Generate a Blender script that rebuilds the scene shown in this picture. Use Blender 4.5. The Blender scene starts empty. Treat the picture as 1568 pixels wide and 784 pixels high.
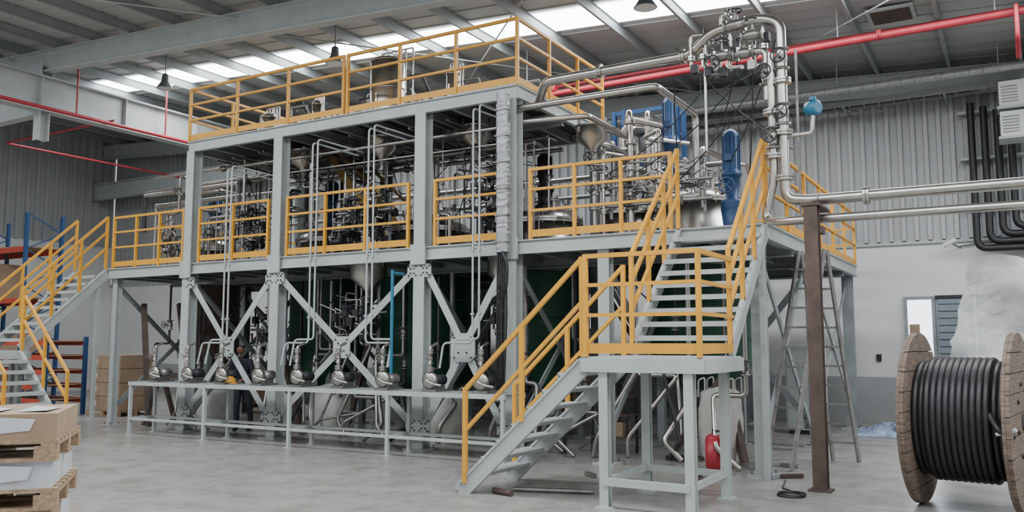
import bpy, math, random
from mathutils import Vector, Matrix
random.seed(7)
R=random.random
def U(a,b): return a+(b-a)*R()

# ---------------------------------------------------------------- materials
def mat(name,col,rough=0.5,metal=0.0,var=0.12,scale=4.0,bump=0.0,bscale=40,emit=0.0,stretch=None,alpha=None):
    m=bpy.data.materials.new(name); m.use_nodes=True
    nt=m.node_tree; b=nt.nodes['Principled BSDF']
    tc=nt.nodes.new('ShaderNodeTexCoord'); mp=nt.nodes.new('ShaderNodeMapping')
    nt.links.new(tc.outputs['Object'],mp.inputs[0])
    if stretch: mp.inputs['Scale'].default_value=stretch
    n=nt.nodes.new('ShaderNodeTexNoise'); n.inputs['Scale'].default_value=scale; n.inputs['Detail'].default_value=6
    nt.links.new(mp.outputs[0],n.inputs[0])
    r=nt.nodes.new('ShaderNodeValToRGB')
    r.color_ramp.elements[0].position=0.3; r.color_ramp.elements[1].position=0.7
    c0=[max(0,c*(1-var)) for c in col]; c1=[min(1,c*(1+var)) for c in col]
    r.color_ramp.elements[0].color=(*c0,1); r.color_ramp.elements[1].color=(*c1,1)
    nt.links.new(n.outputs[0],r.inputs[0]); nt.links.new(r.outputs[0],b.inputs['Base Color'])
    b.inputs['Roughness'].default_value=rough; b.inputs['Metallic'].default_value=metal
    if bump>0:
        n2=nt.nodes.new('ShaderNodeTexNoise'); n2.inputs['Scale'].default_value=bscale
        nt.links.new(mp.outputs[0],n2.inputs[0])
        bp=nt.nodes.new('ShaderNodeBump'); bp.inputs['Strength'].default_value=bump
        nt.links.new(n2.outputs[0],bp.inputs['Height']); nt.links.new(bp.outputs[0],b.inputs['Normal'])
    if emit>0:
        b.inputs['Emission Color'].default_value=(*col,1); b.inputs['Emission Strength'].default_value=emit
    if alpha is not None: b.inputs['Alpha'].default_value=alpha
    return m
M={}
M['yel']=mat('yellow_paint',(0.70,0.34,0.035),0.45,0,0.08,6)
M['yeld']=mat('dull_yellow_paint',(0.32,0.20,0.05),0.6,0,0.2,6)  # duller, darker yellow for the inter-deck stair
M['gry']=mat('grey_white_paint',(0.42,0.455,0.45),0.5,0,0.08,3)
M['gryd']=mat('darker_grey_paint',(0.26,0.285,0.29),0.6,0,0.18,3)  # darker grey for rear and under-deck steel, frames and fittings
M['grate']=mat('deck_grating',(0.10,0.11,0.115),0.7,0.3,0.25,8)
M['ss']=mat('stainless_steel',(0.50,0.48,0.45),0.3,1.0,0.12,5)
M['ssd']=mat('dull_stainless',(0.30,0.29,0.28),0.42,0.9,0.2,8)
M['foil']=mat('galvanised_foil',(0.36,0.37,0.38),0.5,0.5,0.2,20,0.5,30)
M['blk']=mat('black_rubber',(0.016,0.016,0.018),0.45,0,0.3,10)
M['dark']=mat('dark_cast_iron',(0.035,0.035,0.04),0.5,0.4,0.3,10)
M['blue']=mat('blue_paint',(0.016,0.06,0.165),0.42,0,0.15,5)
M['bluel']=mat('light_blue_paint',(0.025,0.17,0.30),0.4,0,0.1,5)
M['green']=mat('green_vessel_paint',(0.012,0.075,0.038),0.5,0,0.25,3)
M['brown']=mat('red_oxide_brown',(0.085,0.058,0.047),0.7,0,0.3,5,0.2)
M['red']=mat('red_paint',(0.40,0.03,0.045),0.45,0,0.12,5)
M['orange']=mat('rack_beam_red',(0.50,0.06,0.03),0.5,0,0.12,5)
M['wood']=mat('weathered_wood',(0.17,0.125,0.095),0.85,0,0.4,6,0.3,30,stretch=(1,1,8))
M['pal']=mat('pallet_wood',(0.36,0.25,0.16),0.8,0,0.3,5,0.3,30,stretch=(1,8,8))
M['card']=mat('cardboard',(0.35,0.25,0.17),0.85,0,0.12,4)
M['paper']=mat('white_wrap',(0.60,0.63,0.66),0.4,0,0.08,6,0.3,12)
M['white']=mat('white_paint',(0.68,0.69,0.68),0.55,0,0.05,1.2)
M['dado']=mat('grey_dado_paint',(0.33,0.34,0.34),0.6,0,0.08,1.5)
M['corr']=mat('corrugated_sheet',(0.43,0.445,0.45),0.5,0.1,0.08,0.8)
M['roof']=mat('roof_sheet',(0.42,0.43,0.42),0.6,0,0.10,0.6)
M['purl']=mat('purlin_paint',(0.30,0.325,0.33),0.5,0,0.06,2)
M['plastic']=mat('translucent_plastic',(0.62,0.64,0.64),0.25,0,0.12,4,0.9,5,alpha=0.7)
M['glass']=mat('bright_glazing',(0.85,0.93,1.0),0.4,0,0.02,2,emit=3.0)
M['sky']=mat('translucent_rooflight',(0.92,0.96,1.0),0.4,0,0.02,2,emit=13)
M['shut']=mat('blue_grey_shutter',(0.20,0.24,0.28),0.5,0,0.1,4)
M['tarp']=mat('tarpaulin',(0.25,0.32,0.45),0.6,0,0.6,3,0.4,8)
M['sack']=mat('woven_bulk_bag',(0.50,0.49,0.45),0.8,0,0.12,5,0.6,12)
M['skin']=mat('skin',(0.24,0.13,0.08),0.6,0,0.1,6)
M['cloth']=mat('dark_workwear',(0.018,0.02,0.028),0.8,0,0.3,10)
M['hair']=mat('black_hair',(0.01,0.008,0.007),0.7,0,0.2,30)
M['lamp']=mat('lamp_housing',(0.20,0.22,0.23),0.4,0.5,0.1,5)
M['seam']=mat('floor_joint',(0.22,0.215,0.20),0.7,0,0.1,5)

def floor_mat():
    m=mat('painted_concrete',(0.315,0.305,0.285),0.35,0,0.16,0.35,0.04,20)
    nt=m.node_tree; b=nt.nodes['Principled BSDF']
    tc=nt.nodes.new('ShaderNodeTexCoord')
    n=nt.nodes.new('ShaderNodeTexNoise'); n.inputs['Scale'].default_value=0.8; n.inputs['Detail'].default_value=9
    nt.links.new(tc.outputs['Object'],n.inputs[0])
    mr=nt.nodes.new('ShaderNodeMapRange'); mr.inputs['To Min'].default_value=0.12; mr.inputs['To Max'].default_value=0.45
    nt.links.new(n.outputs[0],mr.inputs[0]); nt.links.new(mr.outputs[0],b.inputs['Roughness'])
    src=b.inputs['Base Color'].links[0].from_socket
    n2=nt.nodes.new('ShaderNodeTexNoise'); n2.inputs['Scale'].default_value=2.6; n2.inputs['Detail'].default_value=12; n2.inputs['Roughness'].default_value=.72
    nt.links.new(tc.outputs['Object'],n2.inputs[0])
    r2=nt.nodes.new('ShaderNodeValToRGB'); r2.color_ramp.elements[0].position=.30; r2.color_ramp.elements[0].color=(.55,.53,.5,1); r2.color_ramp.elements[1].position=.55; r2.color_ramp.elements[1].color=(1,1,1,1)
    nt.links.new(n2.outputs[0],r2.inputs[0])
    mx=nt.nodes.new('ShaderNodeMix'); mx.data_type='RGBA'; mx.blend_type='MULTIPLY'; mx.inputs[0].default_value=1
    nt.links.new(src,mx.inputs[6]); nt.links.new(r2.outputs[0],mx.inputs[7]); nt.links.new(mx.outputs[2],b.inputs['Base Color'])
    return m
M['floor']=floor_mat()

# ---------------------------------------------------------------- mesh builder
class MB:
    def __init__(s,name):
        s.name=name; s.v=[]; s.f=[]; s.m=[]; s.sm=[]; s.mats=[]; s.M=Matrix.Identity(4)
    def mi(s,k):
        if k not in s.mats: s.mats.append(k)
        return s.mats.index(k)
    def add(s,vs,fs,k,smooth=False):
        o=len(s.v); i=s.mi(k)
        s.v+= [s.M@Vector(v) for v in vs]
        for f in fs: s.f.append([a+o for a in f]); s.m.append(i); s.sm.append(smooth)
    def box(s,a,b,k):
        x0,y0,z0=a; x1,y1,z1=b
        s.add([(x0,y0,z0),(x1,y0,z0),(x1,y1,z0),(x0,y1,z0),(x0,y0,z1),(x1,y0,z1),(x1,y1,z1),(x0,y1,z1)],
              [(0,3,2,1),(4,5,6,7),(0,1,5,4),(1,2,6,5),(2,3,7,6),(3,0,4,7)],k)
    def cbox(s,c,d,k): s.box([c[i]-d[i]/2 for i in range(3)],[c[i]+d[i]/2 for i in range(3)],k)
    def frame(s,p,q,up=None):
        d=(q-p).normalized(); up=Vector(up) if up else Vector((0,0,1))
        side=d.cross(up)
        if side.length<1e-3: side=Vector((1,0,0))
        side.normalize(); u=side.cross(d).normalized()
        return d,side,u
    def bar(s,p,q,w,h,k,up=None):
        p=Vector(p);q=Vector(q); d,a,u=s.frame(p,q,up)
        vs=[]
        for e in (p,q):
            for (i,j) in ((-1,-1),(1,-1),(1,1),(-1,1)): vs.append(e+a*i*w/2+u*j*h/2)
        s.add(vs,[(0,1,2,3),(7,6,5,4),(0,4,5,1),(1,5,6,2),(2,6,7,3),(3,7,4,0)],k)
    def ibar(s,p,q,w,h,k,t=0.02,up=None):
        p=Vector(p);q=Vector(q); d,a,u=s.frame(p,q,up)
        s.bar(p+u*(h/2-t/2),q+u*(h/2-t/2),w,t,k,up); s.bar(p-u*(h/2-t/2),q-u*(h/2-t/2),w,t,k,up); s.bar(p,q,t,h-2*t,k,up)
    def hcol(s,x,y,z0,z1,w,k,t=0.02):
        s.box((x-w/2,y-w/2,z0),(x+w/2,y-w/2+t,z1),k); s.box((x-w/2,y+w/2-t,z0),(x+w/2,y+w/2,z1),k)
        s.box((x-t/2,y-w/2+t,z0),(x+t/2,y+w/2-t,z1),k)
    def tube(s,p,q,r,k,n=10,r2=None):
        p=Vector(p);q=Vector(q); d,a,u=s.frame(p,q); r2=r if r2 is None else r2
        vs=[]
        for e,rr in ((p,r),(q,r2)):
            for i in range(n):
                t=2*math.pi*i/n; vs.append(e+a*math.cos(t)*rr+u*math.sin(t)*rr)
        s.add(vs,[(i,(i+1)%n,(i+1)%n+n,i+n) for i in range(n)],k,True)
        s.add(vs,[tuple(range(n))[::-1],tuple(range(n,2*n))],k)
    def pipe(s,pts,r,k,br=None,n=10):
        pts=[Vector(p) for p in pts]; br=br or r*2.2
        out=[pts[0]]
        for i in range(1,len(pts)-1):
            a,b,c=pts[i-1],pts[i],pts[i+1]
            d1=(a-b);d2=(c-b); L=min(br,d1.length*0.45,d2.length*0.45)
            p0=b+d1.normalized()*L; p2=b+d2.normalized()*L
            for j in range(6):
                t=j/5; out.append(p0*(1-t)**2+b*2*t*(1-t)+p2*t*t)
        out.append(pts[-1])
        d=(out[1]-out[0]).normalized(); a=d.orthogonal().normalized()
        vs=[]
        for i,p in enumerate(out):
            if i==0: dd=out[1]-out[0]
            elif i==len(out)-1: dd=out[-1]-out[-2]
            else: dd=(out[i+1]-out[i]).normalized()+(out[i]-out[i-1]).normalized()
            if dd.length<1e-6: dd=d
            dd.normalize(); a=(a-dd*a.dot(dd))
            if a.length<1e-4: a=dd.orthogonal()
            a.normalize(); b=dd.cross(a)
            for j in range(n):
                t=2*math.pi*j/n; vs.append(p+a*math.cos(t)*r+b*math.sin(t)*r)
        fs=[]
        for i in range(len(out)-1):
            for j in range(n): fs.append((i*n+j,i*n+(j+1)%n,(i+1)*n+(j+1)%n,(i+1)*n+j))
        s.add(vs,fs,k,True)
        e=(len(out)-1)*n
        s.add(vs,[tuple(range(n))[::-1],tuple(range(e,e+n))],k)
    def sag(s,p,q,dip,r,k,n=10):
        p=Vector(p);q=Vector(q); s.pipe([p.lerp(q,i/n)-Vector((0,0,dip*4*(i/n)*(1-i/n))) for i in range(n+1)],r,k,n=5)
    def lathe(s,c,prof,k,axis=(0,0,1),n=24,smooth=True):
        c=Vector(c); d=Vector(axis).normalized(); a=d.orthogonal().normalized(); b=d.cross(a)
        vs=[]
        for r,z in prof:
            for j in range(n):
                t=2*math.pi*j/n; vs.append(c+d*z+a*math.cos(t)*r+b*math.sin(t)*r)
        fs=[]
        for i in range(len(prof)-1):
            for j in range(n): fs.append((i*n+j,i*n+(j+1)%n,(i+1)*n+(j+1)%n,(i+1)*n+j))
        s.add(vs,fs,k,smooth)
        e=(len(prof)-1)*n
        s.add(vs,[tuple(range(n))[::-1],tuple(range(e,e+n))],k)
    def flange(s,c,axis,r,k='ss',t=0.03,gap=0.008):
        for o in (-t/2-gap/2,t/2+gap/2):
            s.lathe(c,[(r,o-t/2),(r,o+t/2)],k,axis,14,False)
    def ring(s,c,axis,Rr,r,k,n=20,m=6):
        c=Vector(c); d=Vector(axis).normalized(); a=d.orthogonal().normalized(); b=d.cross(a)
        vs=[];fs=[]
        for i in range(n):
            t=2*math.pi*i/n; o=a*math.cos(t)+b*math.sin(t)
            for j in range(m):
                u=2*math.pi*j/m; vs.append(c+o*(Rr+r*math.cos(u))+d*r*math.sin(u))
        for i in range(n):
            for j in range(m): fs.append((i*m+j,((i+1)%n)*m+j,((i+1)%n)*m+(j+1)%m,i*m+(j+1)%m))
        s.add(vs,fs,k,True)
    def wheel(s,c,axis,r,k='dark'):
        s.ring(c,axis,r,r*0.1,k,16,5)
        d=Vector(axis).normalized(); a=d.orthogonal().normalized(); b=d.cross(a); c=Vector(c)
        s.tube(c-a*r,c+a*r,r*0.07,k,5); s.tube(c-b*r,c+b*r,r*0.07,k,5)
    def valve(s,c,r,axis=(0,0,1),k='ssd',wk='dark'):
        c=Vector(c); d=Vector(axis).normalized()
        s.lathe(c,[(r*1.7,-r*2.4),(r*1.7,-r*2),(r*.9,-r*2),(r*1.3,-r*.6),(r*1.3,r*.6),(r*.9,r*2),(r*1.7,r*2),(r*1.7,r*2.4)],k,d,12)
        o=Vector((0,-1,0)) if abs(d.z)>0.5 else Vector((0,0,1))
        s.tube(c,c+o*r*3.4,r*.35,k,6); s.wheel(c+o*r*3.4,o,r*1.6,wk)
    def build(s):
        me=bpy.data.meshes.new(s.name); me.from_pydata([tuple(v) for v in s.v],[],s.f)
        for k in s.mats: me.materials.append(M[k])
        me.polygons.foreach_set('material_index',s.m); me.polygons.foreach_set('use_smooth',s.sm)
        me.update(); ob=bpy.data.objects.new(s.name,me); bpy.context.scene.collection.objects.link(ob)
        return ob

def dome(r,h,z0,steps=7):
    return [(r*math.cos(math.pi/2*i/steps)+ (0.001 if i==steps else 0),z0+h*math.sin(math.pi/2*i/steps)) for i in range(steps+1)]

# ---------------------------------------------------------------- room shell
def roofz(x): return 7.73-0.06*x
XL,XR,YF,YB=-30.0,12.0,-8.0,20.5
b=MB('floor'); b.box((XL-.3,YF,-0.2),(XR,YB+.3,0),'floor')
for y in (4.2,9.9,16.0): b.box((XL,y,0.0005),(XR,y+.012,0.002),'seam')
for x in (-18,-12.2,-6.1,.2,6): b.box((x,YF,0.0005),(x+.012,YB,0.002),'seam')
b.build()

def corrugated(b,p0,p1,zb,ztf,k,inward,period=0.26,dep=0.045):
    p0=Vector(p0);p1=Vector(p1); L=(p1-p0).length; d=(p1-p0)/L; nn=Vector(inward)
    prof=[(0,0),(.55,0),(.62,1),(.93,1),(1.0,0)]
    s=[];n=int(L/period)
    for i in range(n):
        for t,o in prof[:-1]: s.append(((i+t)*period,o*dep))
    s.append((L,0))
    vs=[];fs=[]
    for t,o in s:
        p=p0+d*t+nn*o; vs.append((p.x,p.y,zb)); vs.append((p.x,p.y,ztf(p.x)))
    for i in range(len(s)-1): fs.append((2*i,2*i+2,2*i+3,2*i+1))
    b.add(vs,fs,k)

b=MB('wall_back')
b.box((XL,YB,1.0),(XR,YB+.25,3.96),'white'); b.box((XL,YB-.01,0),(XR,YB+.25,1.0),'dado')
b.box((XL,YB+.12,3.96),(XR,YB+.25,7.0),'corr')
corrugated(b,(XL,YB+.03,0),(XR,YB+.03,0),3.96,lambda x:roofz(x),'corr',(0,-1,0),dep=.09)
b.box((XL,YB-.06,3.90),(XR,YB+.03,3.98),'gry')
b.build()
b=MB('wall_left')
b.box((XL-.25,YF,0),(XL,YB,5.4),'white')
corrugated(b,(XL-.03,YF,0),(XL-.03,YB,0),5.4,lambda x:roofz(x),'corr',(1,0,0),period=0.34,dep=0.10)
b.box((XL-.25,YF,5.4),(XL-.12,YB,9.4),'corr')
b.build()
b=MB('ceiling')
vs=[]
for i,x in enumerate((XL-.3,XR)):
    for y in (YF,YB+.3):
        vs+= [(x,y,roofz(x)),(x,y,roofz(x)+.1)]
b.add(vs,[(0,4,6,2),(1,3,7,5),(0,1,5,4),(2,6,7,3),(0,2,3,1),(4,5,7,6)],'roof')
y=YF
while y<YB:
    b.bar((XL,y,roofz(XL)-.012),(XR,y,roofz(XR)-.012),.03,.024,'roof'); y+=0.5
b.build()
b=MB('trim_1')
x=-28.9
while x<XR:
    z=roofz(x)-.13
    b.ibar((x,YF,z),(x,YB,z),.07,.2,'purl',.012)
    b.bar((x+.03,YF,z-.1),(x+.03,YB,z-.1),.012,.04,'purl')
    x+=1.4
b.build()
b=MB('trim_2')
for yy in (3.5,11.4,19.9):
    for (xa,xb) in ((XL,-8),(-8,XR)):
        b.ibar((xa,yy,roofz(xa)-.5),(xb,yy,roofz(xb)-.5),.22,.52,'gry',.025)
for (x0,y0,x1,y1) in ((-21,3.5,-13,11.4),(-13,3.5,-21,11.4),(-14,11.4,-6,19.9),(-6,11.4,-14,19.9),(2,11.4,-6,19.9)):
    b.tube((x0,y0,roofz(x0)-.33),(x1,y1,roofz(x1)-.33),.016,'gry',5)
b.build()
for i,(ya,yb) in enumerate(((14.2,15.2),(5.6,7.0),(-2.4,-1.0))):  # second and third strips are out of view, added to light the hall
    b=MB('window_%d'%(i+1))
    xa,xb=-24,11
    zz=lambda x:roofz(x)-.03
    b.add([(xa,ya,zz(xa)),(xb,ya,zz(xb)),(xb,yb,zz(xb)),(xa,yb,zz(xa))],[(0,3,2,1)],'sky'); b.build()
b=MB('roof_hatch_panel')
b.box((-2.05,16.2,roofz(-1.7)-.10),(-1.25,17.0,roofz(-1.7)-.05),'gry'); b.box((-1.98,16.27,roofz(-1.7)-.11),(-1.32,16.93,roofz(-1.7)-.10),'brown'); b.build()

b=MB('roof_girder')
GX=-19.6; GZ=7.62
b.ibar((GX,2,GZ),(GX,19.9,GZ),.32,.85,'gry',.035)
yy=2.5
while yy<19.5:
    b.box((GX-.14,yy,GZ-.4),(GX+.14,yy+.02,GZ+.4),'gry'); yy+=2.2
for yy in (3.5,11.4,19.6):
    b.hcol(GX,yy,GZ+.4,roofz(GX)-.6,.3,'gry')
b.hcol(GX,11.4,6.5,GZ-.4,.25,'gry')
b.ibar((XL,11.4,GZ-.2),(GX-.15,11.4,GZ-.2),.25,.6,'gry',.03)
b.ibar((XL,19.6,GZ-.2),(GX-.15,19.6,GZ-.2),.25,.6,'gry',.03)
b.hcol(GX,19.7,0,GZ-.4,.35,'gry')
b.build()
b=MB('fire_sprinkler_pipe')
b.pipe([(-19.2,3,7.2),(-19.2,18.5,7.2)],.045,'red')
for yy in (7,9.5,12,14.5): b.pipe([(-19.2,yy,7.2),(-19.2,yy,8.6)],.022,'red',n=6)
b.pipe([(-19.2,13,7.3),(-24,13,7.3),(-24,19,7.3)],.03,'red')
b.build()
b=MB('fire_sprinkler_pipe')
b.pipe([(-9.5,16,7.1),(3.0,16,7.24)],.068,'red')
b.pipe([(-9,16.7,7.5),(3.0,16.7,7.5)],.035,'red')
for x in (-9,-5,-2.5,0): b.tube((x,16,7.3),(x,16,roofz(x)-.05),.012,'gry',5); b.flange((x+.7,16,7.21),(1,0,0),.10,'red')
b.pipe([(.3,16,7.24),(.3,15.7,7.24),(.3,15.7,6.7),(.3,16.2,6.5)],.035,'red')
b.build()

for x,y in ((-17.3,13),(-11.9,13),(-5.04,13)):
    b=MB('pendant_light'); z={-17.3:7.95,-11.9:7.65,-5.04:7.45}[x]
    b.tube((x,y,z+.2),(x,y,roofz(x)-.02),.012,'lamp',6)
    b.lathe((x,y,z),[(.20,-.12),(.17,-.08),(.09,.05),(.07,.22),(.03,.25)],'lamp',n=18)
    b.lathe((x,y,z-.13),[(.18,0),(.18,.02)],'white',n=18)
    b.build()

b=MB('wall_cable_tray')
for dy in (0,.35): b.bar((-8,19.6+dy,7.0),(4,19.6+dy,7.0),.02,.12,'foil')
x=-8
while x<4: b.bar((x,19.6,6.97),(x,19.95,6.97),.03,.02,'foil'); x+=.3
for dy in (.06,.13,.21,.28): b.tube((-8,19.6+dy,7.01),(4,19.6+dy,7.01),.022,'blk',6)
x=-7
while x<4: b.bar((x,19.5,6.92),(x,20.44,6.92),.05,.05,'gryd'); x+=2
b.build()
b=MB('spiral_duct')
b.pipe([(-9,18.9,7.12),(4,18.9,7.12)],.09,'foil')
x=-9
while x<4: b.ring((x,18.9,7.12),(1,0,0),.092,.007,'foil',14,4); x+=.25
for x in (-6,-3,0,3): b.tube((x,18.9,7.2),(x,18.9,roofz(x)-.1),.01,'gry',5)
b.build()
b=MB('black_insulated_pipes')
for i,x in enumerate((-.56,-.32,-.08,.16)):
    zb=3.70+.14*i
    b.pipe([(x,20.12,6.8-.1*i),(x,20.12,zb),(5,20.12,zb)],.072,'blk',br=.2,n=12)
for z in (4.6,5.6,6.6): b.box((-.8,20.2,z),(.4,20.43,z+.06),'gry')
b.build()
b=MB('outdoor_condenser_unit')
for z in (5.75,6.35):
    b.box((-.02,18.9,z),(1.1,19.4,z+.5),'white'); b.ring((.6,18.89,z+.25),(0,1,0),.18,.012,'gryd'); b.wheel((.6,18.88,z+.25),(0,1,0),.17,'gryd')
    b.box((-.06,18.85,z-.05),(1.2,19.45,z),'gry')
    for k in range(6): b.box((-.04,18.95,z+.08+.06*k),(-.02,19.35,z+.1+.06*k),'gryd')
    for k in range(6): b.box((.02,18.885,z+.08+.06*k),(.3,18.9,z+.1+.06*k),'gryd')
for x in (.4,1.05): b.bar((x,19.3,5.7),(x,19.3,roofz(x)-.05),.05,.05,'gry')
b.build()

b=MB('door_1')
b.box((-2.05,20.38,0),(-1.98,20.48,2.75),'gryd'); b.box((-1.5,20.38,0),(-1.43,20.48,2.75),'gryd'); b.box((-1.98,20.38,2.68),(-1.5,20.48,2.75),'gryd')
b.box((-1.98,20.42,.25),(-1.5,20.47,2.68),'glass'); b.box((-1.98,20.41,0),(-1.5,20.48,.25),'white')
b.box((-1.62,20.37,1.05),(-1.59,20.42,1.25),'dark'); b.box((-1.95,20.38,1.9),(-1.75,20.415,2.15),'card'); b.build()
b=MB('window_4')
b.box((-1.42,20.36,1.3),(.15,20.48,2.75),'gryd')
for k in range(9): b.box((-1.38,20.33,1.38+.15*k),(-.72,20.36,1.49+.15*k),'shut')
for k in range(9): b.box((-.62,20.33,1.38+.15*k),(.08,20.36,1.49+.15*k),'shut' if k%3 else 'white')
b.box((-.7,20.30,1.3),(-.65,20.36,2.75),'white'); b.box((-1.42,20.30,2.7),(.15,20.36,2.76),'dark')
b.build()
b=MB('wall_switch'); b.box((-2.65,20.45,1.35),(-2.55,20.49,1.5),'dark'); b.build()
b=MB('security_camera')
b.tube((-.9,20.49,3.78),(-1.05,20.2,3.85),.02,'gryd',6); b.tube((-1.2,20.15,3.8),(-.95,20.15,3.92),.05,'white'); b.pipe([(-.9,20.45,3.8),(-.5,20.45,3.85),(2,20.45,3.85)],.012,'blk',n=5); b.build()

# ---------------------------------------------------------------- platform
DX0,DX1,DY0,DY1,DZ=-16.9,-2.8,11.5,19.0,3.35
UX0,UX1,UY1,UZ=-14.45,-6.65,14.8,5.86
COLX=[-14.33,-11.86,-8.52,-6.75]
b=MB('equipment_platform')
def colfoot(x,y,w):
    b.box((x-w*.95,y-w*.95,0),(x+w*.95,y+w*.95,.025),'gry')
    for sx in (-1,1):
        for sy in (-1,1): b.tube((x+sx*w*.7,y+sy*w*.7,.02),(x+sx*w*.7,y+sy*w*.7,.07),.015,'ssd',6)
for x in COLX:
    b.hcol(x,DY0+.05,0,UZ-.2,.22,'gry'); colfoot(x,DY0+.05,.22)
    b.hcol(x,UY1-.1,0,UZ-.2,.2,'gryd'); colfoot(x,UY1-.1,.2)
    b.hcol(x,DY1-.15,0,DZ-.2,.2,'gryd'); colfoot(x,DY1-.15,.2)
    b.box((x-.15,DY0-.1,DZ-.3),(x+.15,DY0-.06,DZ+.04),'gry')
for x in (-16.75,-5.2,-2.95):
    for y,w in ((DY0+.12,.18 if x>-16 else .14),(15.2,.2),(DY1-.15,.2)):
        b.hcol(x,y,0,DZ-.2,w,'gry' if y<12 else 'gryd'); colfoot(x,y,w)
def deck(x0,x1,y0,y1,z,step):
    b.box((x0,y0+.02,z-.04),(x1,y1,z),'grate')
    for yy in (y0,y1): b.ibar((x0,yy,z-.11),(x1,yy,z-.11),.09,.22,'gry',.02)
    for xx in (x0,x1): b.ibar((xx,y0,z-.11),(xx,y1,z-.11),.09,.22,'gry',.02)
    x=x0+step
    while x<x1: b.ibar((x,y0+.05,z-.13),(x,y1-.05,z-.13),.08,.16,'gryd',.015); x+=step
    y=y0+1.6
    while y<y1-.5: b.ibar((x0,y,z-.2),(x1,y,z-.2),.12,.22,'gryd',.02); y+=2.2
deck(DX0,DX1,DY0,DY1,DZ,.7)
deck(UX0,UX1,DY0,UY1,UZ,.65)
def xbrace(x0,x1,y,z0,z1,k='gry',w=.11,g=.17):
    cx=(x0+x1)/2; cz=(z0+z1)/2
    for (xa,xb) in ((x0,x1),(x1,x0)):
        a=Vector((xa,y,z0)); e=Vector((xb,y,z1))
        if xa>xb: a.y+=.012; e.y+=.012
        b.bar(a,e,.012,w,k); b.bar(a+Vector((0,.03,0)),e+Vector((0,.03,0)),.06,.02,k)
    def gus(cx,cz,g):
        b.add([(cx-g,y-.03,cz-g*.6),(cx-g*.6,y-.03,cz-g),(cx+g*.6,y-.03,cz-g),(cx+g,y-.03,cz-g*.6),(cx+g,y-.03,cz+g*.6),(cx+g*.6,y-.03,cz+g),(cx-g*.6,y-.03,cz+g),(cx-g,y-.03,cz+g*.6)]+
              [(cx-g,y-.01,cz-g*.6),(cx-g*.6,y-.01,cz-g),(cx+g*.6,y-.01,cz-g),(cx+g,y-.01,cz-g*.6),(cx+g,y-.01,cz+g*.6),(cx+g*.6,y-.01,cz+g),(cx-g*.6,y-.01,cz+g),(cx-g,y-.01,cz+g*.6)],
              [(0,1,2,3,4,5,6,7),(15,14,13,12,11,10,9,8)]+[(i,8+i,8+(i+1)%8,(i+1)%8) for i in range(8)],k)
        for i in (-1,1):
            for j in (-1,1):
                for t in (.35,.7): b.tube((cx+i*g*t,y-.05,cz+j*g*t),(cx+i*g*t,y-.02,cz+j*g*t),.014,'dark',6)
    gus(cx,cz,g)
    for xx in (x0,x1):
        for zz in (z0,z1): gus(xx,zz,.11)
for i in range(3): xbrace(COLX[i]+.13,COLX[i+1]-.13,DY0-.02,.4,2.95,w=.125,g=.23 if i==2 else .19)
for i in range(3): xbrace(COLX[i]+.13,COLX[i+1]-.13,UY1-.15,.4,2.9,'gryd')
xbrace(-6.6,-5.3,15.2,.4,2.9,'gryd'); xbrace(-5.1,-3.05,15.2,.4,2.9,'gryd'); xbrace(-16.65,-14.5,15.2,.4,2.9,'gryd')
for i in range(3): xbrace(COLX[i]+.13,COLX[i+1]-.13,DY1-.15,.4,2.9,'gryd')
for x in COLX+[-2.95,-16.75,-5.2]:
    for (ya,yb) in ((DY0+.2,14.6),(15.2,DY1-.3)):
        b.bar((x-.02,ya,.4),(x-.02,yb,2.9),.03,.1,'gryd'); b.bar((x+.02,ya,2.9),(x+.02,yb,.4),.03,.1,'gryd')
b.build()

# ---------------------------------------------------------------- railings
plist=[]
def rail(b,p,q,n,h=1.1,lv=(1.1,.78,.45),toe=True,s=.05,k='yel'):
    p=Vector(p);q=Vector(q); Z=Vector((0,0,1))
    for i,l in enumerate(lv): b.bar(p+Z*l,q+Z*l,s*(.97-.05*i),s*.95 if i==0 else s*.8,k)
    for i in range(n+1):
        c=p.lerp(q,i/n)
        if [o for o in plist if abs(o[0]-c.x)<.035 and abs(o[1]-c.y)<.035 and abs(o[2]-c.z)<.5]: continue
        plist.append((c.x,c.y,c.z)); b.bar(c,c+Z*(h+.022),s,s,k)
    if toe: b.bar(p+Z*.09,q+Z*.09,.012,.11,k)
def railobj(segs,name='safety_railing',**kw):
    b=MB(name)
    for s in segs: rail(b,*s,**kw)
    return b.build()
y=DY0-.02
for (xa,xb,n) in ((-16.75,-14.5,3),(-14.02,-12.1,2),(-11.6,-8.78,3),(-8.22,-6.98,1),(-6.4,-4.12,3)):
    railobj([((xa,y,DZ),(xb,y,DZ),n)])
railobj([((-2.8,DY0+.05,DZ),(-2.8,DY1,DZ),6),((-2.8,DY1,DZ),(-6.5,DY1,DZ),3)])
railobj([((UX0,DY0,UZ),(-10.3,DY0,UZ),3),((-10.2,DY0,UZ),(UX1,DY0,UZ),3),((UX1,DY0,UZ),(UX1,UY1,UZ),3),((UX0,DY0,UZ),(UX0,UY1,UZ),3),((UX0,UY1,UZ),(-9.5,UY1,UZ),5)])
railobj([((-16.85,DY1,DZ),(-16.85,12.7,DZ),5)])
b=MB('inter_deck_stair')
for dy in (0,.7):
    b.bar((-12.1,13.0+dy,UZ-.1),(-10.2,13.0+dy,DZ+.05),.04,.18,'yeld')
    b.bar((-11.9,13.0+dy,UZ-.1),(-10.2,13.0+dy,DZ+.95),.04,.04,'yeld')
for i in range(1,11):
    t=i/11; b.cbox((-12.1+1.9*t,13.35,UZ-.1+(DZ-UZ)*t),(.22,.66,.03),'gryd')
b.build()

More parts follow.
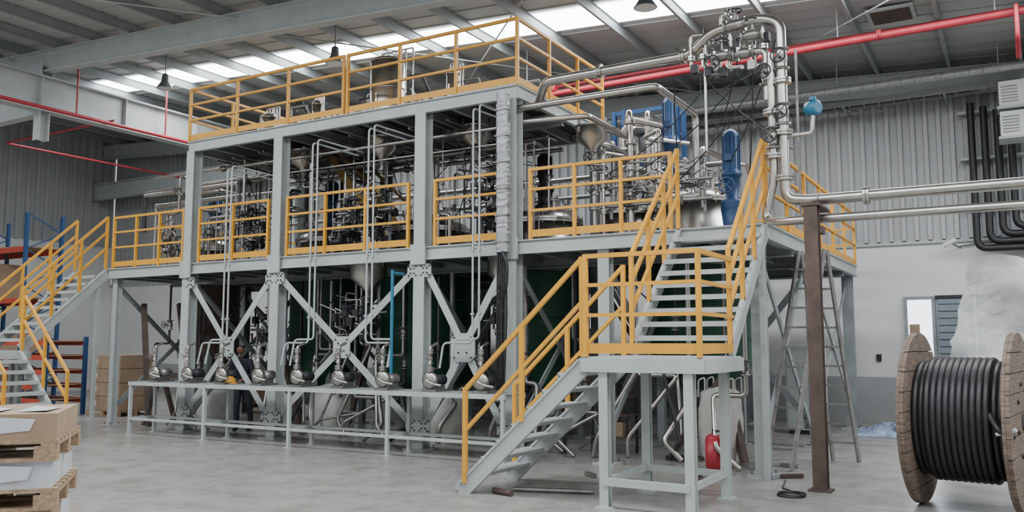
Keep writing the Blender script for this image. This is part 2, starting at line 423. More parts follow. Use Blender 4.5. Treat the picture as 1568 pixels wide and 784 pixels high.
# ---------------------------------------------------------------- stairs
def flight(b,p_top,p_bot,width_vec,n):
    pt=Vector(p_top);pb=Vector(p_bot);w=Vector(width_vec); d=(pb-pt); hd=Vector((d.x,d.y,0)).normalized()
    for o in (Vector((0,0,0)),w):
        b.bar(pt+o+Vector((0,0,-.1)),pb+o+Vector((0,0,-.02)),.05,.2,'gry')
        b.bar(pt+o+Vector((0,0,0)),pb+o+Vector((0,0,.08)),.08,.012,'gry')
    for i in range(1,n):
        c=pt.lerp(pb,i/n)+w/2
        c.z=pt.z+(pb.z-pt.z)*i/n
        b.bar(c-w/2,c+w/2,.25,.035,'gry')
        b.bar(c-w/2-hd*-.12+Vector((0,0,-.02)),c+w/2+hd*.12+Vector((0,0,-.02)),.012,.05,'gry')
def staircase(x0,x1,lowdir):
    b=MB('steel_staircase'); LZ=1.6; yb=9.7; yf=8.5
    flight(b,(x0,DY0-.02,DZ),(x0,yb,LZ+.05),(x1-x0,0,0),10)
    b.box((x0-.1,yf,LZ-.03),(x1+.08,yb+.15,LZ),'gry')
    for yy in (yf,yb+.15): b.bar((x0-.1,yy,LZ-.09),(x1+.08,yy,LZ-.09),.06,.15,'gry')
    for xx in (x0-.1,x1+.08): b.bar((xx,yf,LZ-.09),(xx,yb+.15,LZ-.09),.06,.15,'gry')
    for xx in (x0+.15,x1-.1):
        for yy in (yf+.04,yb+.05): b.hcol(xx,yy,0,LZ-.1,.1,'gry',.014); b.box((xx-.09,yy-.09,0),(xx+.09,yy+.09,.015),'gry')
        b.bar((xx,yf,.28),(xx,yb,.28),.05,.07,'gry')
    b.bar((x0+.15,yf,.28),(x1-.1,yf,.28),.05,.08,'gry'); b.bar((x0+.15,yb,.28),(x1-.1,yb,.28),.05,.07,'gry')
    b.hcol((x0+x1)/2+.1,yb+.1,0,LZ-.1,.08,'gry',.012)
    b.bar((x1-.02,11.3,0),(x1-.02,11.3,DZ-.25),.07,.07,'gry')
    if lowdir<0: xs,xe=x0-.1,x0-1.72; far=x1
    else: xs,xe=x1+.08,x1+1.7; far=x0
    flight(b,(xs,yf+.05,LZ),(xe,yf+.05,.02),(0,yb-yf-.1,0),8)
    for xx in (x0,x1): rail(b,(xx,yb,LZ+.1),(xx,DY0-.06,DZ+.0),3,h=1.12,lv=(1.12,.8,.45),toe=False)
    rail(b,(x0-.05,yf,LZ),(x1+.03,yf,LZ),1)
    fx=far+(.03 if lowdir<0 else -.03)
    rail(b,(fx,yf,LZ),(fx,yb,LZ),1)
    for yy in (yf+.02,yb-.02): rail(b,(xe+lowdir*-.08,yy,.12),(xs,yy,LZ),2,h=1.08,lv=(1.08,.6),toe=False)
    b.build()
staircase(-4.0,-2.8,-1)
staircase(-18.05,-16.95,1)

# ---------------------------------------------------------------- vessels
def motor(b,x,y,z,r,h,k='blue'):
    b.lathe((x,y,z),[(r*1.5,0),(r*1.5,.04),(r*.8,.08),(r*1.1,h*.35),(r*1.35,h*.36),(r*1.35,h*.40),(r*1.1,h*.42),(r*1.1,h*.92),(r*.8,h*.97),(r*.3,h)],k,n=18)
    for i in range(16):
        t=i*math.pi/8; c,s_=math.cos(t),math.sin(t)
        b.bar((x+c*r*1.15,y+s_*r*1.15,z+h*.45),(x+c*r*1.15,y+s_*r*1.15,z+h*.9),.012,.012,k)
    b.cbox((x,y-r*1.3,z+h*.6),(r*.9,r*.6,r*.9),k)
def reactor(x,y,r,kbody,zb=1.1,top=.55,mot=True,mh=1.3,mk='blue',name='mixing_reactor',dh=.28):
    b=MB(name)
    prof=[(.06,zb-.35),(r*.6,zb-.25),(r*.9,zb-.08),(r,zb+.1),(r,DZ-.3)]
    b.lathe((x,y,0),prof,kbody,n=40)
    for zz in (zb+.5,zb+1.1): b.ring((x,y,zz),(0,0,1),r,.025,kbody,40,6)
    b.pipe([(x,y,zb-.3),(x,y,.5),(x+.5,y-.5,.5)],.05,'ssd'); b.valve((x,y,.62),.05)
    for i in range(4):
        t=math.pi/4+i*math.pi/2; px,py=x+math.cos(t)*r*.88,y+math.sin(t)*r*.88
        b.bar((px,py,0),(px,py,zb+.4),.12,.12,'gryd'); b.cbox((px,py,.01),(.25,.25,.02),'gryd')
    rt=r*.85
    b.lathe((x,y,0),[(rt,DZ-.3),(rt,DZ+top-dh)]+dome(rt,dh,DZ+top-dh),'ss',n=48)
    b.lathe((x,y,0),[(rt+.05,DZ+top-dh-.05),(rt+.05,DZ+top-dh-.01)],'ss',n=40,smooth=False)
    b.lathe((x,y,0),[(rt+.05,DZ+top-dh),(rt+.05,DZ+top-dh+.04)],'ss',n=40,smooth=False)
    for i in range(22):
        t=i*math.pi/11; b.tube((x+math.cos(t)*(rt+.03),y+math.sin(t)*(rt+.03),DZ+top-dh-.09),(x+math.cos(t)*(rt+.03),y+math.sin(t)*(rt+.03),DZ+top-dh+.09),.012,'ssd',5)
    for i in range(6):
        t=i*math.pi/3+.4; px,py=x+math.cos(t)*rt*.6,y+math.sin(t)*rt*.6; hh=U(.1,.3)
        z0=DZ+top-.12; b.tube((px,py,z0),(px,py,z0+hh+.12),.04,'ss'); b.flange((px,py,z0+hh+.12),(0,0,1),.08)
    zt=DZ+top
    if mot:
        b.lathe((x,y,zt),[(.2,0),(.2,.05),(.1,.07),(.1,.3),(.17,.32),(.17,.36)],mk,n=16)
        for i in range(3):
            t=i*2.09; b.bar((x+.14*math.cos(t),y+.14*math.sin(t),zt),(x+.14*math.cos(t),y+.14*math.sin(t),zt+.45),.03,.03,mk)
        motor(b,x,y,zt+.36,.12,mh,mk)
    return b.build()
reactor(-4.7,14.5,.86,'green',zb=1.3,top=1.12,mot=False)
reactor(-7.6,14.2,.8,'green',top=.95,mh=.7,mk='dark')
reactor(-10.3,14.2,1.0,'green',top=.95,mh=.75,mk='ssd')
reactor(-13.0,14.2,.85,'green',top=.9,mh=.75,mk='blue')
reactor(-15.85,13.4,.62,'brown',zb=1.5,top=.8,mh=.6,mk='blue')
b=MB('mixing_vessel')
b.lathe((-5.95,14.3,DZ),[(.46,0),(.46,.72)]+dome(.46,.16,.72),'ss',n=36); b.lathe((-5.95,14.3,DZ+.69),[(.51,0),(.51,.05)],'ss',n=36)
for i in range(14):
    t=i*math.pi/7; b.tube((-5.95+.485*math.cos(t),14.3+.485*math.sin(t),DZ+.66),(-5.95+.485*math.cos(t),14.3+.485*math.sin(t),DZ+.79),.012,'ssd',5)
b.tube((-5.95,14.3,DZ+.85),(-5.95,14.3,DZ+1.15),.06,'ss'); b.flange((-5.95,14.3,DZ+1.15),(0,0,1),.11)
b.build()
b=MB('agitator_drive'); motor(b,-5.2,14.6,4.85,.13,1.4)
b.lathe((-5.2,14.6,4.4),[(.20,0),(.20,.1),(.12,.12),(.14,.4),(.14,.47)],'blue',n=16); b.build()
b=MB('agitator_drive'); motor(b,-3.75,13.3,3.95,.12,1.2)
b.lathe((-3.75,13.3,3.35),[(.25,0),(.25,.04),(.12,.06),(.18,.5),(.18,.62)],'blue',n=16); b.wheel((-3.75,13.0,4.2),(0,1,0),.12,'blue'); b.build()
b=MB('blue_pipe_support')
for x in (-6.62,-6.42): b.bar((x,15.3,DZ),(x,15.3,6.3),.07,.1,'blue')
for z in (4.2,5.2,6.25): b.bar((-6.62,15.3,z),(-5.2,15.3,z),.07,.08,'blue')
b.bar((-5.2,15.3,DZ),(-5.2,15.3,6.3),.07,.1,'blue')
b.build()
def hopper(x,y,ztop,r,h,name='stainless_hopper'):
    b=MB(name)
    b.lathe((x,y,ztop),[(.05,-h*1.25),(.05,-h),(r,-h*.55),(r,0),(r*1.1,0),(r*1.1,.03)],'ss',n=28)
    b.valve((x,y,ztop-h*1.4),.05); b.pipe([(x,y,ztop-h*1.2),(x,y,ztop-h*1.9),(x+.3,y,ztop-h*1.9)],.03,'ss')
    for t in (0,2.1,4.2): b.bar((x+r*math.cos(t),y+r*math.sin(t),ztop-.1),(x+r*math.cos(t),y+r*math.sin(t),ztop+.15),.05,.03,'ssd')
    b.build()
hopper(-10.15,12.1,DZ-.12,.34,.55); hopper(-7.35,12.3,DZ-.12,.3,.6)
for x,y in ((-12.3,12.6),(-10.2,12.5),(-8.2,12.7),(-6.05,13.0)): hopper(x,y,UZ-.25 if x<-6.6 else 5.4,.26,.38)
for (x,y,r,h) in ((-9.75,12.1,.33,1.05),(-8.3,12.1,.12,.6),(-13.0,12.3,.16,.5),(-11.6,12.2,.1,.55)):
    b=MB('receiver_tank')
    b.lathe((x,y,UZ),[(r,.12),(r,h)]+dome(r,.1,h),'ss',n=28)
    for t in (0.5,2.6,4.7): b.bar((x+r*math.cos(t),y+r*math.sin(t),UZ),(x+r*math.cos(t),y+r*math.sin(t),UZ+.4),.03,.03,'ss')
    for dx in (-.5,0,.5): b.pipe([(x+dx*r,y,UZ+h),(x+dx*r,y,UZ+h+.2),(x+dx*r+r*1.2,y,UZ+h+.2),(x+dx*r+r*1.2,y,UZ)],.018,'ss',n=6)
    for zz in (h,h*.5): b.ring((x,y,UZ+zz),(0,0,1),r,.015,'ss',24,5)
    b.build()
b=MB('upper_deck_piping')
for i in range(16):
    x=U(-14,-7); y=U(11.8,13); z=UZ+U(.3,.75)
    b.pipe([(x,y,UZ),(x,y,z),(x+U(.15,.6),y,z),(x+.6,y,UZ)],U(.015,.03),random.choice(('ss','ssd','dark')),n=7); b.valve((x,y,UZ+.25),.03)
b.pipe([(-14,12.4,UZ+.18),(-7,12.4,UZ+.18)],.035,'ssd'); b.pipe([(-14,12.9,UZ+.5),(-7,12.9,UZ+.5)],.03,'ss')
b.build()

# ---------------------------------------------------------------- process piping
b=MB('process_piping')
b.pipe([(-6.5,11.9,5.55),(-6.15,11.5,5.83),(-3.8,11.5,5.84),(-3.45,11.4,6.08),(-2.75,11.3,6.12),(-2.48,11.3,6.0),(-2.48,11.3,3.62),(-2.2,11.3,3.58),(9,11.3,3.58)],.07,'ss',n=14)
b.pipe([(-6.7,11.6,5.5),(-4.35,11.6,5.5),(-4.35,13.4,5.5),(-4.35,13.4,4.2)],.055,'ss',n=12)
b.pipe([(-2.62,11.3,5.6),(-2.62,11.3,3.9),(-2.75,11.3,3.35),(-2.5,11.1,3.3),(9,11.1,3.3)],.055,'ss',n=12)
b.pipe([(-6.7,11.7,5.3),(-5.6,11.9,5.3),(-5.6,13.9,5.3),(-5.6,13.9,4.3)],.045,'ss')
b.pipe([(-3.45,11.4,5.7),(-2.7,11.4,5.7),(-2.7,11.4,5.0)],.05,'ss')
for c in ((-2.48,11.3,5.2),(-2.48,11.3,4.5),(-2.48,11.3,3.9),(-2.62,11.3,4.8),(-2.62,11.3,4.2)): b.flange(c,(0,0,1),.12)
for x in (-5.2,-3.9,-1.5,.8): b.flange((x,11.5 if x<-3 else 11.3,5.84 if x<-3 else 3.58),(1,0,0),.11)
for c in ((-3.3,11.4,5.72),(-3.1,11.35,6.1),(-3.0,11.4,5.7),(-3.35,11.5,5.95),(-2.85,11.3,5.9)): b.valve(c,.06,(1,0,0))
for c in ((-2.48,11.3,4.75),(-2.62,11.3,4.45),(-2.7,11.4,5.35),(-2.48,11.3,5.5),(-3.4,11.45,5.6)): b.valve(c,.06)
for i in range(7):
    x=-3.75+.17*i; z=U(5.45,6.25); b.pipe([(x,11.4,5.6),(x,11.4,z),(x+.2,11.45,z),(x+.2,11.45,5.5)],.025,'ss',n=8); b.flange((x,11.4,5.75),(0,0,1),.06)
for i in range(6):
    x=-3.7+.2*i; b.cbox((x,11.42,U(5.45,6.15)),(.1,.1,.12),random.choice(('dark','ssd','dark')))
b.pipe([(-3.3,11.4,6.1),(-3.3,11.4,6.3),(-3.1,11.4,6.3),(-3.1,11.4,6.1)],.03,'ss'); b.flange((-3.2,11.4,6.3),(1,0,0),.07)
b.pipe([(-3.55,11.4,5.6),(-3.55,11.4,4.4)],.02,'ss',n=8)
for i in range(9):
    b.sag((U(-4.2,-2.5),11.45,U(5.3,6.1)),(U(-5.3,-2.6),U(11.6,13.5),U(3.9,5.2)),U(.1,.4),.009,'blk')
b.bar((-2.36,11.62,DZ),(-2.36,11.62,5.7),.03,.03,'ssd')
for (x,y,z0,z1,r) in ((-5.35,13.0,3.95,5.6,.055),(-4.95,13.3,3.9,5.3,.04),(-6.1,13.2,3.95,5.2,.05),(-5.6,13.5,3.9,4.9,.04),(-4.35,13.7,4.3,5.0,.05),(-4.1,14.1,4.2,4.8,.035),(-5.9,14.4,4.3,5.7,.045),(-6.3,14.5,3.4,5.5,.04),(-4.7,13.9,4.3,4.9,.03),(-5.0,14.0,4.4,5.0,.035),(-5.5,14.2,3.8,5.9,.05),(-6.2,13.7,4,5.6,.035),(-5.75,12.8,3.5,4.9,.03)):
    b.pipe([(x,y,z0-.3),(x,y,z1),(x+U(-.5,.3),y+.4,z1),(x+.1,y+1.2,z1)],r,'ss',n=10)
    z=z0+.1
    while z<z1-.1:
        if R()<.5: b.valve((x,y,z),r*.9)
        else: b.flange((x,y,z),(0,0,1),r*1.9)
        z+=U(.25,.45)
b.pipe([(-6.3,15.0,3.6),(-6.3,15.0,5.9),(-5.7,15.0,5.9),(-5.7,15.0,4.2)],.09,'ss',br=.25,n=14)
b.pipe([(-6.0,14.9,5.0),(-6.0,14.9,5.4),(-6.45,14.9,5.4),(-6.45,14.9,4.2)],.07,'ssd',br=.2,n=12)
for i,(yy,zz,r,k) in enumerate(((12.0,5.35,.035,'ss'),(12.3,5.45,.03,'ss'),(12.7,5.2,.045,'ssd'),(13.2,5.4,.05,'ssd'),(13.8,5.3,.04,'ss'),(12.1,5.1,.02,'ss'),(16,5.2,.06,'ss'),(16.5,4.9,.05,'ssd'))):
    xe=-7 if yy<15 else -4.5
    b.pipe([(-16.6 if i%2 else -14.2,yy,zz),(xe,yy,zz)],r,k,n=8)
    x=-14
    while x<xe-.3:
        b.flange((x,yy,zz),(1,0,0),r*1.8,k); x+=U(1.2,2.2)
for i in range(62):
    x=U(-16.3,-6.9); y=U(12.0,14.3); r=random.choice((.012,.018,.025,.035)); z1=U(4.6,5.4) if x<-14.3 else U(5.0,5.6)
    x2=x+U(-.5,.5); zb=U(3.6,4.6)
    b.pipe([(x,y+.3,z1),(x,y,z1),(x,y,zb),(x2,y,zb),(x2,y,DZ)],r,random.choice(('ss','ssd','dark','dark')),n=7)
    if R()<.55: b.valve((x,y,U(zb+.1,z1-.2)),max(r,.025)*1.1)
for i in range(12):
    x=U(-14,-7); b.pipe([(x,11.8,UZ-.3-.04*(i%3)),(x,14.5,UZ-.3-.04*(i%3))],.025,'ssd',n=7)
for i in range(18):
    x=U(-14,-7.5); b.sag((x,U(12,14),5.5),(x+U(-1.5,1.5),U(12,14),U(4.2,5.4)),U(.1,.5),.01,'blk')
for i in range(9):
    x=-16.5+.3*i; y=U(12.4,13.6); z=U(4.3,5.4)
    b.pipe([(x,y,DZ+.3),(x,y,z),(x+U(.3,1.2),y,z),(x+1,y+.5,z)],U(.025,.055),'ss',n=8); b.flange((x,y,z-.3),(0,0,1),.09); b.valve((x,y,U(3.9,4.2)),.04)
b.pipe([(-17.3,12.6,5.15),(-14.2,12.6,5.15)],.05,'ss'); b.pipe([(-17.3,12.9,4.95),(-14.2,12.9,4.95)],.05,'ss'); b.pipe([(-17.3,12.6,5.15),(-17.3,12.6,4.3)],.05,'dark')
b.pipe([(-17.3,12.9,4.95),(-17.3,12.9,3.4),(-16.5,12.9,3.4)],.03,'ss')
b.build()

def valve_cluster(x,y,z,w,h,name,n=14,k='dark'):
    b=MB(name)
    for i in range(n):
        px=x+U(-w,w)/2; pz=z+U(-h,h)/2; py=y+U(-.2,.2)
        if R()<.6: b.valve((px,py,pz),U(.035,.055),random.choice(((1,0,0),(0,0,1))),k,k)
        else: b.cbox((px,py,pz),(U(.08,.16),.1,U(.08,.16)),k)
        b.pipe([(px,py,pz-.15),(px,py,pz+U(.1,.3)),(px+U(-.4,.4),py,pz+.25)],.018,random.choice(('ss','dark','ssd')),n=6)
    for dz in (-.2,.12): b.pipe([(x-w*.6,y,z+dz),(x+w*.6,y,z+dz)],.025,'ssd',n=8)
    b.bar((x-w/2,y+.1,z-h/2-.15),(x-w/2,y+.1,z+h/2),.04,.04,'gryd'); b.bar((x+w/2,y+.1,z-h/2-.15),(x+w/2,y+.1,z+h/2),.04,.04,'gryd')
    b.build()
valve_cluster(-10.3,12.1,4.05,1.1,.9,'valve_manifold',30)
valve_cluster(-7.5,12.1,4.1,.6,1.1,'valve_manifold',22)
valve_cluster(-10.3,12.0,2.1,.8,.6,'valve_manifold',26)
valve_cluster(-7.3,12.4,2.1,.5,.5,'valve_manifold',12)
valve_cluster(-15.6,12.3,3.95,1.2,.7,'valve_manifold',14,'ssd')
valve_cluster(-12.9,12.1,4.0,1.2,.8,'valve_manifold',16)
valve_cluster(-13.2,12.6,1.9,.8,.9,'valve_manifold',14)
valve_cluster(-4.9,12.9,4.2,1.6,.5,'valve_manifold',12,'ssd')

def riser(x,ztop,side,zb=1.75,off=.12):
    b=MB('pump_discharge_pipe')
    for i in (0,1):
        xx=x+i*off; yy=DY0-.28
        b.pipe([(xx+.3,yy+.9,ztop-.1+.05*i),(xx,yy+.3,ztop+.05*i),(xx,yy,ztop+.05*i),(xx,yy,zb+.06*i),(xx+side*(.55-.1*i),yy,zb+.06*i),(xx+side*(.55-.1*i),yy-.1,1.35)],.018,'gry',br=.08,n=8)
        for z in (2.2,3.2,4.3): b.cbox((xx,yy,z),(.05,.05,.03),'gry')
    for z in (3.25,): b.bar((x-.05,yy,z),(x-.05,DY0-.1,z),.03,.03,'gry'); b.bar((x-.05,yy+.03,z),(x+.2,yy+.03,z),.03,.03,'gry')
    b.build()
riser(-12.95,5.1,-1); riser(-10.75,5.35,-1); riser(-9.45,5.45,1); riser(-7.3,5.5,-1)
b=MB('blue_air_pipe'); b.tube((-8.8,11.1,1.1),(-8.8,11.1,2.95),.028,'bluel'); b.tube((-8.8,11.1,2.9),(-8.8,11.4,2.9),.025,'bluel'); b.flange((-8.8,11.1,1.2),(0,0,1),.05,'bluel'); b.build()

b=MB('cable_duct')
X=-6.78;Y=11.27
n=70; vs=[];fs=[]
for i in range(n+1):
    z=3.15+2.55*i/n; w=.10+U(-.006,.006); d=.055+U(-.005,.005)
    for (sx,sy) in ((-1,-.6),(-.7,-1),(0,-1.1),(.7,-1),(1,-.6),(1,1),(-1,1)):
        vs.append((X+sx*w+U(-.003,.003),Y+sy*d+U(-.004,.004),z+U(-.006,.006)))
for i in range(n):
    for j in range(7): fs.append((i*7+j,i*7+(j+1)%7,(i+1)*7+(j+1)%7,(i+1)*7+j))
b.add(vs,fs,'foil')
z=3.3
while z<5.7: b.box((X-.115,Y-.07,z),(X+.115,Y+.05,z+.015),'ssd'); z+=.42
for dx in (-.07,-.035,0,.035,.07): b.pipe([(X+dx,Y-.03,3.2),(X+dx*1.2,Y-.02,2.2),(X+dx-.03,Y-.02,1.1)],.016,'blk',n=7)
b.pipe([(X+.04,Y-.08,3.15),(X+.16,Y-.12,2.95),(X+.14,Y-.12,2.6),(X+.02,Y-.06,2.4),(X,Y-.05,1.2)],.022,'blk',br=.2)
b.build()

# ---------------------------------------------------------------- pump bench
BX=[-14.8,-12.7,-10.6,-8.5,-6.4]; BY0,BY1,BZ=10.65,11.2,1.0
b=MB('pump_bench')
for x in BX:
    for y in (BY0,BY1):
        b.bar((x,y,0),(x,y,BZ-.03),.055,.055,'gry'); b.cbox((x,y,.006),(.12,.12,.012),'gry')
    b.bar((x,BY0,BZ-.04),(x,BY1,BZ-.04),.05,.06,'gry'); b.bar((x,BY0,.3),(x,BY1,.3),.045,.045,'gry')
for y in (BY0,BY1): b.bar((-14.85,y,BZ-.03),(-6.35,y,BZ-.03),.06,.07,'gry'); b.bar((-14.8,y,.3),(-6.4,y,.3),.045,.045,'gry')
b.box((-14.85,BY0,BZ-.005),(-6.35,BY1,BZ+.005),'gryd')
b.build()
for i in range(9):
    x=-14.3+i*.93; y=10.92; z=BZ+.006
    b=MB('transfer_pump')
    b.box((x-.14,y-.18,z),(x+.14,y+.22,z+.035),'ssd')
    b.lathe((x,y-.14,z+.17),[(.05,-.05),(.10,-.04),(.135,-.02),(.135,.02),(.12,.05),(.07,.06)],'ss',(0,1,0),20)
    b.lathe((x,y-.05,z+.17),[(.06,0),(.06,.06),(.085,.07),(.085,.26),(.06,.28)],'dark' if i%3 else 'ssd',(0,1,0),16)
    b.box((x-.06,y,z+.03),(x+.06,y+.18,z+.1),'ssd')
    b.tube((x,y-.14,z+.29),(x,y-.14,z+.5),.03,'ss'); b.flange((x,y-.14,z+.34),(0,0,1),.06); b.valve((x,y-.14,z+.5),.032,(0,0,1),'ss','ssd')
    b.pipe([(x,y-.14,z+.55),(x,y-.14,z+.68),(x+.02,y+.02,z+.74)],.022,'ss',n=8); b.flange((x,y-.14,z+.62),(0,0,1),.05)
    b.pipe([(x,y-.19,z+.17),(x,y-.25,z+.17),(x+.13,y-.25,z+.12),(x+.25,y-.2,z+.1)],.022,'ss',n=8)
    b.build()
b=MB('safety_helmet')
b.lathe((-12.42,10.95,BZ+.01),[(.16,0),(.15,.015)]+dome(.125,.13,.015),'yel',n=20); b.tube((-12.42,10.83,BZ+.03),(-12.42,10.95,BZ+.15),.012,'yel',6); b.build()

# ---------------------------------------------------------------- brown post
b=MB('steel_post')
b.ibar((-2.07,10.8,.02),(-2.07,10.8,3.42),.16,.17,'brown',.018,up=(0,1,0)); b.box((-2.2,10.67,0),(-1.94,10.93,.02),'brown')
b.box((-2.18,10.7,3.42),(-1.96,11.42,3.45),'brown'); b.bar((-2.07,10.88,3.18),(-2.07,11.45,3.18),.08,.08,'brown')
b.ring((-2.07,11.3,3.58),(1,0,0),.082,.008,'ssd',16,4)
b.build()
b=MB('pressure_transmitter')
b.lathe((-2.1,11.3,4.78),[(.07,-.08),(.1,-.07),(.1,.07),(.07,.08)],'bluel',(1,-.6,0),18); b.lathe((-2.1,11.3,4.88),[(.05,0),(.04,.05)],'bluel'); b.tube((-2.1,11.3,4.7),(-2.12,11.3,4.5),.03,'ss'); b.pipe([(-2.12,11.3,4.6),(-2.12,11.3,4.45),(-2.48,11.3,4.45)],.025,'ss'); b.build()

b=MB('stepladder')
def lad(p0,p1,w,n):
    p0=Vector(p0);p1=Vector(p1);W=Vector((w,0,0))
    b.bar(p0,p1,.03,.07,'ssd'); b.bar(p0+W,p1+W,.03,.07,'ssd')
    for i in range(1,n): c=p0.lerp(p1,i/n); b.bar(c,c+W,.04,.03,'ssd')
lad((-2.42,13.6,0),(-2.66,13.0,3.1),.36,11); lad((-3.08,12.2,0),(-2.68,12.95,3.1),.36,11)
b.bar((-2.75,12.6,1.5),(-2.5,13.3,1.5),.02,.02,'ssd')
b.build()

# ---------------------------------------------------------------- cable drum
b=MB('cable_drum')
cl=Vector((-.95,10.62,.93)); cr=Vector((.0,10.5,.93)); ax=(cr-cl).normalized(); RR=.93
side=Vector((-ax.y,ax.x,0))
def disc(c,o):
    b.M=Matrix(((side.x,0,ax.x,c.x),(side.y,0,ax.y,c.y),(0,1,0,c.z),(0,0,0,1)))
    for layer in (0,1):
        n=9
        for i in range(n):
            a0=-RR+2*RR*i/n+.004; a1=-RR+2*RR*(i+1)/n-.004
            m=8; up=[];dn=[]
            for j in range(m+1):
                a=a0+(a1-a0)*j/m; h=math.sqrt(max(RR*RR-a*a,.0004)); up.append((a,h)); dn.append((a,-h))
            poly=dn+up[::-1]
            if layer: poly=[(y_,x_) for x_,y_ in poly][::-1]
            z0=o+(-.035 if layer==0 else .001); z1=z0+.034; L=len(poly)
            b.add([(p[0],p[1],z0) for p in poly]+[(p[0],p[1],z1) for p in poly],[tuple(range(L))[::-1],tuple(range(L,2*L))]+[(k,(k+1)%L,(k+1)%L+L,k+L) for k in range(L)],'wood')
    for i in range(8):
        t=i*math.pi/4+.2; b.tube((.4*math.cos(t),.4*math.sin(t),o-.05),(.4*math.cos(t),.4*math.sin(t),o+.055),.022,'dark',8)
    b.lathe((0,0,o-.045),[(.09,0),(.09,.09)],'dark',n=16)
    b.M=Matrix.Identity(4)
disc(cl,0); disc(cr,0)
W=(cr-cl).length-.08
def turns(rad,n,tr,z0):
    pr=[]
    for i in range(n):
        for j in range(7):
            t=math.pi*j/6; pr.append((rad+tr*math.sin(t)*.9,z0+tr*2*(i+.5)-tr*math.cos(t)))
    b.lathe(cl+ax*.04,[(.3,z0)]+pr+[(.3,z0+2*tr*n)],'blk',ax,56)
turns(.60,int(W/.062),.031,0)
turns(.64,int(W/.062)-4,.031,.12)
b.pipe([cl+ax*.7+Vector((0,-.62,.1)),cl+ax*.78+Vector((0,-.78,-.05)),cr+Vector((-.05,-.68,-.1))],.031,'blk')
b.tube(cr+Vector((-.2,-.72,-.08)),cr+Vector((-.03,-.8,-.02)),.02,'paper')
b.build()

# ---------------------------------------------------------------- plastic-wrapped crate at right
b=MB('plastic_wrapped_crate')
b.box((-.42,17.0,.12),(1.6,18.4,3.0),'white')
for z in (1.0,2.0): b.box((-.44,16.98,z),(1.6,17.0,z+.05),'gryd')
for x in (-.42,.6,1.4): b.box((x,17.0,0),(x+.12,18.4,.12),'pal')
n=18; vs=[];fs=[]
for i in range(n+1):
    for j in range(n+1):
        u=i/n;v=j/n; zt=3.15+.12*math.sin(u*8); spread=.45*(1-v)
        vs.append((-.62-spread+2.2*u+U(-.035,.035),16.85-.1*math.sin(v*7+u*5)+U(-.05,.03),1.25+(zt-1.25)*v))
for i in range(n):
    for j in range(n): a=i*(n+1)+j; fs.append((a,a+n+1,a+n+2,a+1))
b.add(vs,fs,'plastic',True); b.build()

# ---------------------------------------------------------------- pallet stack
b=MB('pallet_stack')
ang=math.radians(50)
def setM(x,y,z,a): b.M=Matrix.Translation((x,y,z))@Matrix.Rotation(a,4,'Z')
def pallet(L=1.2,W=1.0):
    for i in range(3):
        y=-W/2+i*(W-.1)/2
        b.box((-L/2,y,0),(L/2,y+.1,.02),'pal')
        for x in (-L/2,-.07,L/2-.14): b.box((x,y,.02),(x+.14,y+.1,.1),'pal')
    for x in (-L/2,-.05,L/2-.1): b.box((x,-W/2,.1),(x+.1,W/2,.12),'pal')
    for i in range(7):
        y=-W/2+i*(W-.1)/6; b.box((-L/2,y,.12),(L/2,y+.1,.14),'pal')
PX,PY=-6.3,3.32
z=0
hs=[.19,.18,.18,.17]
for lv in range(4):
    setM(PX,PY,z,ang+U(-.03,.03)); pallet(); z+=.14
    setM(PX,PY,z,ang)
    h=hs[lv]
    if lv==3:
        b.box((-.58,-.48,0),(.58,.48,h),'card')
        for (a,c) in ((-.5,-.25),(-.1,.2),(.3,.5)): b.add([(a,-.3,h+.002),(c,-.36,h+.012),(c+.03,.05,h+.004),(a+.05,.1,h+.015)],[(0,1,2,3)],'paper')
    else:
        for i in range(3):
            for j in range(2):
                b.box((-.56+.38*i,-.46+.47*j,0),(-.2+.38*i,-.01+.47*j,h-(.03 if (i+j)%2 else 0)),'paper' if (i+j+lv)%3 else 'card')
    for i in range(3):
        a=-.52+.36*i; b.add([(a,-.486,h*.25),(a+.22,-.486,h*.35),(a+.25,-.486,h*.8),(a+.02,-.486,h*.9)],[(0,1,2,3)],'paper')
    z+=h
b.M=Matrix.Identity(4); b.build()

# ---------------------------------------------------------------- storage racks
b=MB('pallet_rack')
for x in (-28.5,-25.8,-23.1):
    for y in (13.2,14.2):
        b.bar((x,y,0),(x,y,5.3),.1,.08,'blue')
    z=.3
    while z<5: b.bar((x,13.2,z),(x,14.2,z+.5),.03,.03,'blue'); b.bar((x,14.2,z+.5),(x,13.2,z+1),.03,.03,'blue'); z+=1
for z in (1.4,2.9,4.3):
    for y in (13.2,14.2): b.bar((-28.5,y,z),(-23.1,y,z),.06,.14,'orange')
    b.box((-28.4,13.2,z+.07),(-23.2,14.2,z+.1),'pal')
for z in (0.1,1.5,3.0):
    for i in range(4):
        if R()<.85: x=-28.2+1.3*i; b.box((x,13.3,z),(x+1.0,14.1,z+U(.5,1.0)),random.choice(('card','card','paper')))
b.build()
b=MB('pallet_rack')
for x in (-22.6,-19.9):
    for y in (12.0,13.0): b.bar((x,y,0),(x,y,1.9),.09,.08,'blue')
for z in (.35,.7,1.05,1.4,1.75):
    for y in (12.0,13.0): b.bar((-22.6,y,z),(-19.9,y,z),.05,.12,'orange')
    b.box((-22.55,12.03,z+.03),(-19.95,12.97,z+.05),'pal')
b.build()
for (x,y,n) in ((-19.0,13.4,4),(-18.6,17,3)):
    b=MB('cardboard_box_stack'); b.M=Matrix.Translation((x,y,0)); pallet()
    for j in range(n):
        for i in range(3): b.box((-.58+.39*i,-.45,.145+.33*j),(-.2+.39*i,.45,.145+.33*j+.32),'card')
        b.box((-.4,-.455,.25+.33*j),(-.3,-.45,.36+.33*j),'paper')
    b.M=Matrix.Identity(4); b.build()
b=MB('wire_shelving')
